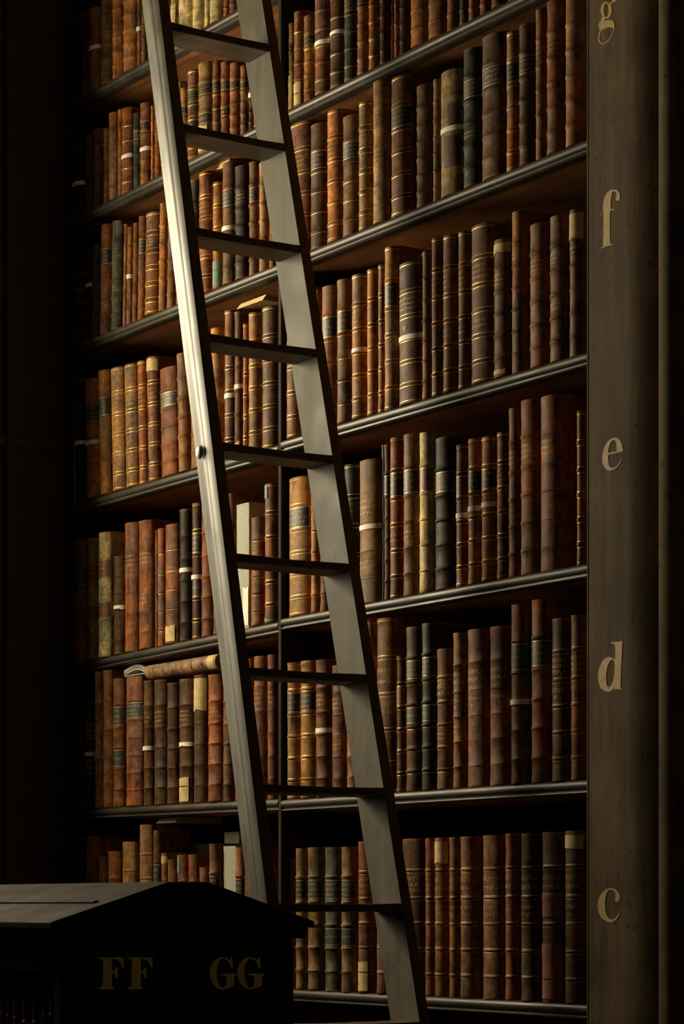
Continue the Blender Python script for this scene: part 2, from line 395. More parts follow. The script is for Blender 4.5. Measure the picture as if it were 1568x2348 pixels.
def make_book(root, w, h, dep, color, nb, rnd, feats):
    bulge = min(.019, max(.004, w*.34))
    if 'F' in feats: bulge = .0015
    A = 1.25
    def sp(s, e=0.0):
        a = s*A
        x = (w/2)*math.sin(a)/math.sin(A); y = -bulge*(math.cos(a)-math.cos(A))/(1-math.cos(A))
        return (x, y - e*max(.3, math.cos(a)))
    # band heights
    flat = 'F' in feats
    nb = 0 if flat else nb
    zs = []
    if nb:
        if nb == 4: fr = [.17, .36, .56, .77]
        elif nb == 5: fr = [.135, .295, .455, .615, .79]
        elif nb == 6: fr = [.12, .255, .39, .525, .66, .81]
        else: fr = [(i+1)/(nb+1) for i in range(nb)]
        zs = [h*q for q in fr]
    eb = .0023 if 'U' not in feats else .0009      # raised band height
    if 'X' in feats: eb = .0031
    eb *= min(1.0, .45+w/.09)
    bh = .0026 if 'X' not in feats else .0036
    rows = [0, .0015, .006]
    for z in zs:
        rows += [z-bh*1.6, z-bh, z-bh*.5, z, z+bh*.5, z+bh, z+bh*1.6]
    # between rows
    rows += [h*i/14 for i in range(1, 14)]; rows += [h-.007, h-.002, h]
    gil = []
    if 'R' in feats or 'Q' in feats or 'D' in feats:
        tgt = zs if zs else [h*q for q in (.1, .25, .42, .6, .78)]
        t = .0006 if 'R' in feats else .0009
        for z in tgt:
            o_ = bh*1.9 if zs else .004
            gil.append((z-o_-t, z-o_+t))
            if 'Q' in feats or 'D' in feats: gil.append((z+o_-t, z+o_+t))
        if 'Q' in feats: gil += [(.006, .0075), (h-.010, h-.008)]
    for a_, b_ in gil:
        rows = [q for q in rows if not (a_-.0007 < q < b_+.0007)] + [a_, b_]
    rows = sorted(rows); rr = [rows[0]]
    for z in rows[1:]:
        if z-rr[-1] > .0009: rr.append(z)
    rows = rr; rows[-1] = h
    def ez(z):
        e = 0
        for q in zs:
            d = abs(z-q)/bh
            if d < 1.3: e = max(e, eb*max(0, 1-(d/1.3)**2)**.6)
        if z < .008 : e += .0009*(z > .001)
        if z > h-.009: e += .0010*(z < h-.001)
        return e
    K = 12
    V, Fc = [], []
    ss = [-1+2*i/K for i in range(K+1)]
    outer = K+1+4
    ragw = .0022 if 'W' not in feats else .008
    rag = [rnd.uniform(-1, 0)*ragw for _ in ss]
    wob = [rnd.uniform(-.0005, .0005) for _ in rows]
    for j, z in enumerate(rows):
        e = ez(z); top = (j == len(rows)-1); bot = (j == 0)
        loop = [(-w/2, dep), (-w/2, .0035)]
        loop[0] = (-w/2, dep)
        for s in ss: 
            x, y = sp(s, e); loop.append((x, y+wob[j]+.0005))
        loop += [(w/2, .0035), (w/2, dep)]
        for i, (x, y) in enumerate(loop):
            zz = z
            if top and 2 <= i < 2+K+1: zz = z - .0015 + rag[i-2]
            V.append((x, y, zz))
    n = K+5; R = len(rows)
    fmi = []
    for j in range(R-1):
        zm = (rows[j]+rows[j+1])/2; isg = any(a_ < zm < b_ for a_, b_ in gil)
        for i in range(n-1):
            a = j*n+i; Fc.append((a, a+1, a+n+1, a+n)); fmi.append(1 if isg and 2 <= i < n-3 else 0)
    # inner loops (thickness) at bottom and top
    th = .0028
    inner0 = len(V)
    for z in (rows[0], rows[-1]):
        k = (w/2-th)/(w/2)
        V.append((-w/2*k, dep, z)); V.append((-w/2*k, .0065, z))
        for s in ss: V.append((sp(s)[0]*k, .0065, z-(.0025 if z > 0 else 0)))
        V.append((w/2*k, .0065, z)); V.append((w/2*k, dep, z))
    for i in range(n-1):
        Fc.append((inner0+i, inner0+i+1, i+1, i))
        a = (R-1)*n+i; b = inner0+n+i
        Fc.append((a, a+1, b+1, b))
        Fc.append((inner0+i+1, inner0+i, b, b+1))
    Fc.append((0, (R-1)*n, inner0+n, inner0)); Fc.append((n-1, inner0+n-1, inner0+2*n-1, R*n-1))
    fmi += [0]*(len(Fc)-len(fmi))
    cov = mesh('cover', V, Fc, None, root, smooth=True, color=color, mats=[M['case'] if 'S' in feats else M['leather'], M['gilt_text' if 'D' in feats else 'gilt']], fm=fmi)
    cov.data.set_sharp_from_angle(angle=.9)
    # page block
    pb = mesh('page_block', boxv(-w/2+th, .0066, .003, w/2-th, dep-.004, h-.004), BF, M['pages'], root)
    def wrap(x, z, push=.0007):
        lim = w/2
        s = max(-1.0, min(1.0, x/lim)); xx, yy = sp(s, ez(z)); return (xx, yy-push+.0005, z)
    def strip(z0, z1, push, x0=-1, x1=1, k=10):
        v, f = [], []
        for z in (z0, z1):
            for i in range(k+1):
                s = x0+(x1-x0)*i/k; v.append(wrap(s*w/2, z, push))
        for i in range(k): f.append((i, i+1, k+2+i, k+1+i))
        return v, f
    def join(parts):
        v, f = [], []
        for a, b in parts:
            k = len(v); v += a; f += [tuple(i+k for i in q) for q in b]
        return v, f
    def text_lines(lines, zc, hh, parent, sparse=False):
        parts = []
        lh = hh/len(lines)
        for i, s in enumerate(lines):
            if s is None:      # illegible worn gilt marks
                k = max(3, min(9, int(w*.8/.0062))); ch = min(lh*.5, .0072)
                word = ''.join(rnd.choice('IIVLNTEERSPACOIMTN') for _ in range(k-rnd.randint(0, min(3, k-3))))
                tv, tf = text_mesh(word); wd_ = max(p[0] for p in tv)-min(p[0] for p in tv)
                sx = w*.76*len(word)/k/wd_; zt = zc+hh/2-lh*(i+.5)-ch*.5
                parts.append(([wrap(x*sx, zt+y*ch*1.35, .0011) for x, y in tv], tf))
            else:
                tv, tf = text_mesh(s)
                wd_ = max(p[0] for p in tv)-min(p[0] for p in tv)
                wide = w*(.74 if len(s) > 3 else .16*len(s)+.1); sx = wide/wd_
                sz = lh*.72/.72
                sz = min(lh*.9, .0135); sx = min(sx, sz*1.5)
                zt = zc+hh/2-lh*(i+.5)-sz*.35
                parts.append(([wrap(x*sx, zt+y*sz, .0011) for x, y in tv], tf))
        v, f = join(parts); return mesh('gilt_lettering', v, f, M['gilt_text'], parent)
    # labels and lettering. panel i = space above band i
    pz = [0]+zs+[h] if zs else [0, h*.12, h*.28, h*.44, h*.6, h*.78, h]
    npz = len(pz)-1
    def panel(i): a, b = pz[i], pz[i+1]; return (a+bh*1.9, b-bh*1.9)
    ti = npz-2
    lab = feats.get('L')
    if lab:
        for n_, idx in enumerate([ti] + ([ti-2] if 'L2' in feats else [])):
            a, b = panel(idx)
            zz_ = [a, a+.0014, a+.0028, (a+b)/2, b-.0028, b-.0014, b]; v, f, fm_ = [], [], []
            for z in zz_:
                for i in range(11): v.append(wrap((-.93+1.86*i/10)*w/2, z, .0008))
            for q in range(6):
                for i in range(10): k_ = q*11+i; f.append((k_, k_+1, k_+12, k_+11)); fm_.append(1 if q in (1, 4) else 0)
            lo = mesh('title_label', v, f, None, root, smooth=True, mats=[M[{'g': 'green_label', 'k': 'black_label', 'r': 'red_label'}[lab]], M['gilt']], fm=fm_)
            text_lines([None, None, None][:3 if n_ == 0 else 1] if not feats.get('t') or n_ else feats['t'], (a+b)/2, (b-a)*.78, lo)
    elif feats.get('t'):
        a, b = panel(ti)
        tx = feats['t']
        text_lines(tx, (a+b)/2, (b-a)*.72, root)
    elif 'T' in feats:
        a, b = panel(ti); text_lines([None]*3, (a+b)/2, (b-a)*.7, root)
    if feats.get('t2'):
        a, b = panel(ti-1); text_lines(feats['t2'], (a+b)/2, (b-a)*.62, root)
    if 'T2' in feats:
        a, b = panel(max(0, ti-2)); text_lines([None]*2, (a+b)/2, (b-a)*.5, root)
    # fillet ornaments on decorated bands
    def patch(name, z0, z1, x0, x1, mat):
        v, f = [], []; k = 6; q = 7
        jl = [rnd.uniform(-.0018, .0018) for _ in range(q+1)]
        for j in range(q+1):
            z = z0+(z1-z0)*j/q
            for i in range(k+1):
                x = x0+(x1-x0)*i/k
                zz = z + (rnd.uniform(-1, 1)*.0025 + (-.006*abs(i-k/2)/k if z0 > h*.4 else .006*abs(i-k/2)/k)) if (j == 0 and z0 > h*.4) or (j == q and z0 < h*.4) else z
                v.append(wrap(x*w/2 + (jl[j] if 0 < i < k else 0), zz, .0018))
        for j in range(q):
            for i in range(k): a = j*(k+1)+i; f.append((a, a+1, a+k+2, a+k+1))
        return mesh(name, v, f, mat, root, smooth=True)
    for key, val in feats.items():
        if key == 'C0': patch('torn_patch', h*(1-val), h-.011, -.95, .95, M['cream'])
        if key == 'C1': patch('torn_patch', .005, h*val, -.95, .6, M['cream'])
        if key == 'E0': patch('teal_patch', h*(1-val), h-.006, -.95, .1, M['teal'])
        if key == 'E1': patch('teal_patch', .005, h*val, -.5, .95, M['teal'])
        if key == 'TD':
            patch('torn_leather', h*.56, h*.72, .15, .93, M['brown_leather_scrap']); patch('torn_leather', h*.22, h*.46, -.15, .93, M['brown_leather_scrap'])
        if key == 'P': 
            for (za, zb) in val: patch('red_leather_patch', h*za, h*zb, -.93, .93, M['redpatch'])
        if key == 'N': patch('paper_label', .01, h*val, .1, .93, M['paper'])
    for zb_ in feats.get('B', []):
        t = .0062; v, f = [], []
        for z in (zb_-t, zb_+t):
            v.append((-w/2-.0008, .05, z)); 
            for i in range(11):
                x, y = sp(-1+.2*i, ez(zb_)); v.append((x*(1+.0016/w), y-.0012, z))
            v.append((w/2+.0008, .05, z))
        for i in range(12): f.append((i, i+1, 14+i, 13+i))
        mesh('paper_band', v, f, M['paper'], root, smooth=True)

YS = .022       # spine plane
def parse(tok):
    """xl xr top colour feats..."""
    p = tok.split(); xl, xr, ty = float(p[0]), float(p[1]), float(p[2]); c = p[3]
    ft = {'nb': 5}; bands = []
    for q in p[4:]:
        if q[0] == 'B': bands.append(float(q[1:]))
        elif q[0] == 'n': ft['nb'] = int(q[1:])
        elif q[:2] in ('C0', 'C1', 'E0', 'E1'): ft[q[:2]] = float(q[3:])
        elif q in ('Lg', 'Lk', 'Lr'): ft['L'] = q[1]
        elif q.startswith('t2:'): ft['t2'] = q[3:].replace('_', ' ').split('/')
        elif q.startswith('t:'): ft['t'] = q[2:].replace('_', ' ').split('/')
        elif q == 'PP': ft['P'] = [(.018, .34), (.505, .64)]
        elif q[0] == 'N' and len(q) > 1: ft['N'] = float(q[1:])
        elif q == 'QQ': ft['Q'] = 1
        else: ft[q] = 1
    return xl, xr, ty, c, ft, bands
def describe(c, ft, w, h):
    size = 'slim' if w < .042 else ('thick' if w > .078 else ('tall' if h > .40 else ''))
    cw = COLS[c][1]
    noun = 'slipcase' if 'S' in ft else ('book' if 'vellum' in cw else 'leather book')
    fs = []
    if ft.get('bands'): fs.append('white paper band')
    if 'C0' in ft: fs.append('torn cream top')
    if 'C1' in ft: fs.append('cream patch at foot')
    if 'E0' in ft: fs.append('teal top corner')
    if 'P' in ft: fs.append('red patches')
    if 'L' in ft: fs.append({'g': 'green', 'k': 'black', 'r': 'red'}[ft['L']]+' title label')
    if 'Q' in ft: fs.append('gilt rules')
    if 'X' in ft and not fs: fs.append('thick raised bands')
    if 'W' in ft and not fs: fs.append('ragged worn head')
    s = ' '.join(x for x in (size, cw, noun) if x)
    if fs: s += ' with ' + ' and '.join(fs[:1])
    return s
ROWS = {}
PREV = {}
def above(key, x):
    i = {'La': 0, 'Lb': 1, 'Lc': 2, 'Ld': 3, 'Le': 4, 'Lf': 5, 'Lg': 6}.get(key, int(key[1]) if key[0] == 'R' else 0)
    if i == 0: return zr(-490)-.035 if key[0] == 'R' else zr(-990)-.035
    return (SH_R[i-1] if key[0] == 'R' else SH_L[i-1](x)) - .035
def build_row(key, data, zf, shelfname, lean=0.0, sector=None):
    toks = [parse(t) for t in data.strip().split('\n') if t.strip()]
    idx = {}
    # sectors for wording
    secs = [sector((a+b)/2, (b-a)) for a, b, *_ in toks]
    n_in = {}
    for s in secs: n_in[s] = n_in.get(s, 0)+1
    cnt = {}
    for (xl, xr, ty, c, ft, bands), s in zip(toks, secs):
        cnt[s] = cnt.get(s, 0)+1
        name, fromleft, where = s
        k = cnt[s] if fromleft else n_in[s]-cnt[s]+1
        rnd = random.Random(int(xl*13+ty*7)+len(key))
        yoff = YS + rnd.uniform(-.003, .006) + (ft.get('I', 0) and .03)
        py_mid = (ty+1000)/2
        A_ = on_y(xl+.3, ty, yoff); B_ = on_y(xr-.3, ty, yoff)
        if key[0] == 'R': ax, bx = max(A_.x, XD+.0095), min(B_.x, XPIL-.0015)
        else: ax, bx = max(A_.x, XL+.0092), min(B_.x, XD-.0095)
        ax = max(ax, PREV.get(key, -9)+.0004); PREV[key] = bx
        w = bx-ax; xc = (ax+bx)/2
        zb = max(zf(ax), zf(bx)); h = on_y((xl+xr)/2, ty, yoff-.004).z - zb
        h = min(h, above(key, ax)-zb-.002, above(key, bx)-zb-.002)
        dep = min(.33, max(.15, h*.68)) if 'Z' not in ft else .095
        ft['B'] = [on_y((xl+xr)/2, q, yoff-.01).z - zb for q in bands]
        ft['bands'] = bool(bands)
        base, _ = COLS[c]
        jit = rnd.uniform(.86, 1.14)
        colr = tuple(min(1, q*jit*rnd.uniform(.96, 1.04)) for q in base)
        lb = f"{describe(c, ft, w, h)}, {ORD[k]} {where}, {shelfname}"
        if len(lb.replace('-', ' ').split()) > 16 or len(lb.split()) > 16:
            ft2 = dict(ft); d_ = describe(c, ft, w, h)
            for wd1 in ('slim ', 'thick ', 'tall ', 'leather ', 'title ', 'white '):
                if len(lb.replace('-', ' ').split()) > 16: lb = lb.replace(wd1, '', 1)
        vell = c == 'c'
        nm = 'slipcase' if 'S' in ft else ('vellum_book' if vell else 'leather_book')
        root = empty(nm, (xc, yoff, zb+.0006), lb, 'slipcase' if 'S' in ft else 'book', 'books on the '+shelfname)
        ln = lean if s[0] == 'l' else 0.0
        if ln:
            root.rotation_euler = (0, ln, 0)
            # keep the book centred on its measured place
            root.location.x = xc - math.sin(ln)*h*.5
            lo_ = min(root.location.x, root.location.x+math.sin(ln)*h) - w/2 - .002
            if lo_ < XL+.0095: root.location.x += XL+.0095-lo_; PREV[key] += XL+.0095-lo_
            root.location.z += abs(math.sin(ln))*w/2
        make_book(root, w*(.985 if not ln else .965), h*(1-.0), dep, colr, ft['nb'], rnd, ft)
        ROWS.setdefault(key, []).append((root, w, h))
def sec_right(x, w):
    return ('a', False, 'left of lettered pilaster')
def sec_left(lad, gapx):
    def f(x, w):
        if x < lad: return ('l', False, 'left of ladder')
        return ('m', True, 'between ladder rails')
    return f
def sec_r2(lad0, lad1):
    """right bay where the ladder crosses it"""
    def f(x, w):
        if x < lad0: return ('m', True, 'right of central divider')
        return ('r', False, 'left of lettered pilaster')
    return f

build_row('R0', """
656 676 54 p Lk C1:.4 U
678 700 26 b R C1:.25
701 725 36 b Lk R
726 758 -25 b R B97
760 793 -60 d R B75
794 822 -60 g Lk R
823 848 -80 b Lg
849 873 -80 o R
874 896 -90 d
897 904 -80 o n4
905 918 -90 o n4
919 940 -110 d T
945 983 -120 o n4 T
985 1026 -130 b n4
1028 1053 -140 r n4
1056 1075 -140 g n4
1077 1098 -150 b
1100 1128 -150 r
1130 1165 -160 d
1168 1200 -160 b
1203 1245 -170 b
1247 1290 -180 d
1292 1338 -180 b
""", lambda x: SH_R[0], 'shelf above letter g', sector=sec_right)
build_row('R1', """
664 714 283 r T Q n5 U
716 751 285 d Lk R W
754 788 254 o Q T
790 825 266 v Lg R
827 854 234 m Q X T
859 895 185 t T U T2 n6
896 944 176 b Lg Q W
959 994 195 v T X n6
995 1011 180 t T n6
1013 1061 162 p B296 W U TD
1066 1106 112 g T T2 X Lg
1107 1162 80 d W Lk X
1164 1193 73 o Q Lk
1194 1231 56 d T X Lk
1231 1257 20 b T
1257 1298 0 r T X
1300 1340 -18 o T X
""", lambda x: SH_R[1], 'letter g shelf', sector=sec_right)
build_row('R2', """
661 692 655 b Q
694 716 660 b Q
719 740 664 b R
742 775 656 b Lk R
777 808 641 v Lk R
811 842 630 o Q T B803 W
845 867 617 o Q T
869 884 606 b Q
886 914 566 y Q Lk
917 968 602 d Q T B773 U t2:II
971 992 575 b C0:.02 n6 W
993 1018 545 b T Q
1020 1052 540 b T Q T2
1054 1079 531 v T Q T2
1083 1133 515 v T Q T2 W
1136 1174 549 v T W C0:.1 C1:.05
1177 1208 485 b T n6 W
1218 1260 513 r T W X
1264 1306 495 v T T2 X
1309 1341 480 v T C0:.2
""", lambda x: SH_R[2], 'letter f shelf', sector=sec_r2(705, 0))
build_row('R3', """
665 712 1094 y Q Lk U
716 734 1098 o R T
736 757 1090 r R
780 792 1072 G
794 824 1065 g Lg Q U n4
827 873 1054 t T B1208 U n4 T2
874 881 1018 k F
883 897 1018 d Lg n6
898 926 1003 r Lk T2 Q n5
929 963 995 b Lk T2 n5
966 996 991 c T Lr n5 R
1001 1045 1003 k Lk X W
1049 1074 1019 r Lr Q B1182
1077 1106 1005 o Lk Q B1166
1108 1140 1001 o Lk Q B1157 W
1142 1166 990 r T Q
1167 1195 935 b T T2 X
1197 1240 916 r T X U
1242 1290 907 r U T
1324 1341 941 r Q X
""", lambda x: SH_R[3], 'letter e shelf', sector=sec_r2(705, 0))
build_row('R4', """
658 690 1519 y Lk Q
693 726 1514 y Lk Q
728 761 1512 v T B1675
763 798 1525 v T U T2
800 828 1520 o U
838 865 1423 o Q n4 t:AMBROSI/OPERA
867 910 1417 b Q n4 U t:AMBROSI/OPERA t2:TOM_III
912 930 1503 d Q Lr n5
935 971 1437 d Lg L2 X R n6
972 1003 1428 g Lg L2 X R n6
1004 1041 1487 v T D t:BASILII/OPERA T2
1043 1072 1450 b t:BASILII/OPERA t2:TOM/III T2
1075 1122 1442 r t:BASILII/OPERA t2:TOM/II U
1126 1174 1435 r t:BASILII/OPERA t2:TOM/I U
1176 1212 1385 b Lg B1610 n5
1222 1262 1374 r Lg X n5
1269 1309 1417 d D t:GREGORII/MAGNI/OPERA t2:TOM/II
1312 1341 1409 r D t:GREGORII/MAGNI/OPERA t2:TOM/I
""", lambda x: SH_R[4], 'letter d shelf', sector=sec_r2(790, 0))
build_row('R5', """
651 670 1970 v T
682 704 1944 m Lk X
710 742 1942 m Lg X
749 784 1942 G Lg X L2
787 818 1941 m Lg X L2
826 857 1928 r D t:RIVETI/OPERA/THEOLOGICA C1:.2
868 900 1926 r D
925 976 1922 d D t:RIVETI/OPERA/THEOLOGICA
978 999 1921 r D n5 T
1001 1030 1920 b D n5 t:AUGUSTINI/OPERA t2:TOM/V C0:.16
1033 1055 1919 b D n5 t:AUGUSTINI/OPERA t2:TOM/IX
1059 1097 1917 v D n5 t:AUGUSTINI/OPERA t2:TOM/VIII
1110 1158 1914 v D n5 t:AUGUSTINI/OPERA t2:TOM/VI-VII W
1162 1190 1910 r D n5 t:AUGUSTINI/OPERA t2:TOM
1198 1241 1910 d D n5 t:AUGUSTINI/OPERA t2:TOM/V_VI
1246 1294 1907 v D n5 t:AUGUSTINI/OPERA PP
1299 1341 1904 v D n5 t:AUGUSTINI/OPERA t2:TOM/II C0:.1
""", lambda x: SH_R[5], 'letter c shelf', sector=sec_r2(862, 0))
S1 = sec_left
build_row('La', """
171 190 45 k
192 207 32 d
209 233 19 b B108
235 262 -3 d X
263 285 -20 o E0:.06
287 314 -40 o X
316 325 -40 v B63
326 336 -50 b
340 382 -60 d
385 394 -60 b
395 411 -80 p Lk C1:.5
413 444 -90 c Lk U
445 470 -100 c U
471 483 -100 c U
485 513 -110 c U
514 528 -120 r
529 546 -120 r
548 580 -130 b
582 616 -140 b
619 632 -140 o
""", SH_L[0], 'topmost visible shelf', sector=S1(370, 0))
build_row('Lb', """
170 197 332 k B421
199 217 307 d
219 239 295 d
240 252 293 b
254 271 258 o T
272 281 249 o
284 307 248 r B357 R T
309 324 259 g Lg
326 346 236 b Lk B340
347 353 240 o n4
355 370 240 r
372 404 240 b
407 416 186 c n4
417 433 201 y Lk
435 458 161 r Lk L2 Q
459 488 144 m Lk L2 C1:.3
490 506 139 v Lk R
510 529 141 r Lk L2
531 552 144 r Lk
554 570 149 v Lk
572 583 150 d B215
585 602 150 b
604 632 140 r
""", SH_L[1], 'shelf above letter g', sector=S1(385, 0))
build_row('Lc', """
164 196 585 k R
199 213 570 k B652
215 231 563 d
235 258 516 r Lk
261 283 508 G T T2 X
284 291 513 o n4
293 304 520 b B632
306 317 511 b
319 335 496 r Lk
337 366 489 b Q T X
368 384 466 o T X
386 405 470 b
407 436 450 b
438 457 413 G T n6
461 488 395 r T Q W
492 512 417 o T Q n4 E1:.25
515 542 373 v Lg B523
543 572 381 k T X W
573 595 371 v Lk X
598 618 372 t T X W
620 634 370 b
""", SH_L[2], 'letter g shelf', lean=.030, sector=S1(400, 0))
build_row('Ld', """
147 173 915 p F
176 198 870 k B1016
201 230 869 o Lg B1016
232 256 849 y Lg W
260 288 843 t QQ T U
291 319 835 t QQ T U
321 340 827 r QQ T U
343 367 818 r QQ T U C0:.12
371 410 844 r X Lk W
412 437 810 b X W
440 484 800 b
488 512 752 y X W
519 540 712 b B907 Q
541 557 714 d B885 C1:.1
559 571 741 r Q
575 600 717 y Q
604 637 704 b Q
""", SH_L[3], 'letter f shelf', lean=-.036, sector=S1(440, 0))
build_row('Le', """
151 174 1252 d
177 203 1240 b Lk
207 229 1233 p Lr L2 U
230 257 1220 c Lr L2 U
266 289 1275 d B1393
290 320 1198 r T U
322 353 1193 r T T2 U
354 363 1215 v
365 381 1211 r R
383 414 1202 r U C1:.14 R
417 441 1167 k B1307
443 465 1153 d Lk L2 B1323 Q
467 492 1160 r W
494 520 1150 b
523 541 1131 b
542 571 1153 w S F N.32
581 608 1186 b T R
612 638 1109 r Q E0:.1 E1:.03
""", SH_L[4], 'letter e shelf', sector=S1(480, 0))
build_row('Lf', """
152 172 1590 k
175 197 1570 k
200 219 1602 g Lg L2 B1729
222 240 1537 o n4
242 263 1533 o n4
264 288 1555 r Lg L2
292 330 1551 r Lg n6
332 355 1560 d B1716 T
358 386 1558 d T
388 413 1565 d
415 446 1556 d T B1707 C1:.2
449 477 1547 d C0:.28 U
481 513 1546 r T
516 538 1550 v
542 566 1545 b
568 583 1509 b
585 615 1504 b T U
617 637 1500 r T U
""", SH_L[5], 'letter d shelf', sector=S1(530, 0))
build_row('Lg', """
146 192 1918 k U Z
197 222 1916 y F
230 247 1963 o
252 279 1951 r
285 314 1929 y D
324 353 1890 o D n6 Z
355 370 1903 d Lg Z
373 386 1955 o C0:.08 Z
389 409 1970 v Z
412 435 1959 r E0:.14 Z
437 460 1959 r Z
461 481 1988 r U Z
484 505 1934 m Lk X
507 541 1939 w S F
544 563 1942 r Lk X
566 592 1945 b
594 620 1950 b
623 637 1990 o
""", SH_L[6], 'letter c shelf', sector=S1(590, 0))

# ------------------------------------------------------------------ loose things on and among the books
def top_of(key, px):
    best = None
    for r, w, h in ROWS[key]:
        a = r.location.x
        p = on_y(px, 1000, YS).x
        if best is None or abs(a-p) < best[0]: best = (abs(a-p), r.location.z+h)
    return best[1]
# book lying on its side above the letter d shelf
xa_, xb2 = on_y(343, 1540, YS).x, on_y(506, 1540, YS).x
zt = max(r.location.z+h for r, w, h in ROWS['Lf'] if xa_-.02 < r.location.x < xb2-.02)+.0015
root = empty('leather_book', (xa_, YS-.004, zt+.021), 'tan leather book lying flat across the upright books left of ladder, letter d shelf', 'book', None, (0, math.pi/2, 0))
rnd = random.Random(5)
make_book(root, .040, xb2-xa_, .22, (.36, .20, .085), 6, rnd, {'X': 1, 'C0': .12, 'nb': 6})
# curled pamphlet beside it
xa3, xb3 = on_y(284, 1540, YS).x, on_y(339, 1540, YS).x
zt = max(r.location.z+h for r, w, h in ROWS['Lf'] if xa3-.03 < r.location.x < xb3+.01)+.001
root = empty('curled_pamphlet', ((xa3+xb3)/2, YS, zt), 'grey curled pamphlet lying on upright books beside flat tan book', 'pamphlet')
def curl(name, L0, off, mat, col_, par):
    v, f = [], []; K = 16
    W_ = xb3-xa3
    for r_ in (0, 1):
        for i in range(K+1):
            t = i/K
            x = -W_/2+W_*t; z = off + 0.004+.019*math.sin(math.pi*min(1, t*1.15))**1.0*(.35+.65*t)
            for y in (0, .15): v.append((x, y, z+r_*.0022))
    n2 = 2*(K+1)
    for i in range(K):
        a = 2*i; f.append((a, a+2, a+3, a+1)); b = n2+a; f.append((b, b+1, b+3, b+2))
        f.append((a, n2+a, n2+a+2, a+2)); f.append((a+1, a+3, n2+a+3, n2+a+1))
    f.append((0, 1, n2+1, n2)); f.append((2*K, n2+2*K, n2+2*K+1, 2*K+1))
    return mesh(name, v, f, mat, par, smooth=False)
for k in range(4): curl('leaf' if k < 3 else 'paper_cover', 0, k*.0045, M['case'] if k % 2 else M['paper'], None, root)
bevbox('leaf_block', -(xb3-xa3)/2, .002, .0002, (xb3-xa3)/2, .15, .0038, M['case'], root, 0)

def loose(key, pxa, pxb, pya, pyb, label, name='loose_sheet', mat='cream', dep=.16, y=YS+.01):
    """a thin gathering of papers lying on the tops of the books"""
    a = on_y(pxa, pyb, y); b = on_y(pxb, pyb, y)
    rs = [r.location.z+h for r, w, h in ROWS[key] if a.x-.01-w/2 < r.location.x < b.x+.01+w/2]
    z = max(rs)+.001 if rs else a.z
    t = max(.004, on_y(pxa, pya, y).z-on_y(pxa, pyb, y).z)
    root = empty(name, ((a.x+b.x)/2, y, z), label, 'papers')
    w = b.x-a.x
    k = 4 if t > .006 else 2
    for i in range(k):
        o = mesh('sheet', [(-w/2+.003*math.sin(i*2), i*.004, i*t/k), (w/2+.002*math.sin(i*3), .004+.003*i, i*t/k), (w/2, dep, i*t/k), (-w/2, dep, i*t/k),
                           (-w/2+.003*math.sin(i*2), i*.004, (i+.8)*t/k), (w/2+.002*math.sin(i*3), .004+.003*i, (i+.8)*t/k), (w/2, dep, (i+.8)*t/k), (-w/2, dep, (i+.8)*t/k)], BF, M[mat], root)
loose('Ld', 543, 600, 690, 704, 'cream papers lying on top of books between ladder rails, letter f shelf')
loose('Lg', 358, 400, 1876, 1889, 'pale papers lying above the tall orange-brown book behind dark cabinet', mat='case')
loose('Lc', 497, 517, 371, 390, 'small cream paper wedge beside green-labelled book between ladder rails, letter g shelf', dep=.1)
# boards and boxes standing behind / beside books
def board(name, px0, px1, pytop, zf, label, cat, y, t, mat='case', dep=.15, colr=None):
    a = on_y(px0, pytop, y); b = on_y(px1, pytop, y); zb = max(zf(a.x), zf(b.x))+.002
    root = empty(name, ((a.x+b.x)/2, y, zb+.0006), label, cat)
    w = b.x-a.x
    bevbox('card_body', -w/2, 0, 0, w/2, dep, a.z-zb-.002, M[mat], root, .0015)
    bevbox('card_lid', -w/2-.001, -.001, a.z-zb-.002, w/2+.001, dep+.001, a.z-zb, M[mat], root, 0)
    return root
board('grey_card', 413, 458, 1937, SH_L[6], 'grey-green card standing behind the teal-topped book, letter c shelf', 'card', .132, .02, 'case', .12)
board('archive_box', 514, 548, 1909, SH_L[6], 'grey box top rising behind the pale grey slipcase, letter c shelf', 'box', .136, .02, 'case', .12)
# thin board leaning out of the shelf at the far left
a = on_y(150, 1140, .02); 
root = empty('leaning_board', (a.x, .02, SH_L[3](a.x)+.0006), 'dim tan thin board leaning out at far left end, letter f shelf', 'board')
tz = on_y(110, 943, -.06).z - root.location.z
v = [(-.024, .10, 0), (-.020, .10, 0), (-.020, -.012, 0), (-.024, -.012, 0), (-.024, .10, tz), (-.020, .10, tz), (-.020, -.085, tz), (-.024, -.085, tz)]
mesh('cover', v, [tuple(reversed(q)) for q in BF], M['cream'], root)
v = [(-.0200, .098, .002), (-.017, .098, .002), (-.017, -.010, .002), (-.0200, -.010, .002), (-.0200, .098, tz-.002), (-.017, .098, tz-.002), (-.017, -.080, tz-.002), (-.0200, -.080, tz-.002)]
mesh('page_block', v, [tuple(reversed(q)) for q in BF], M['pages'], root)

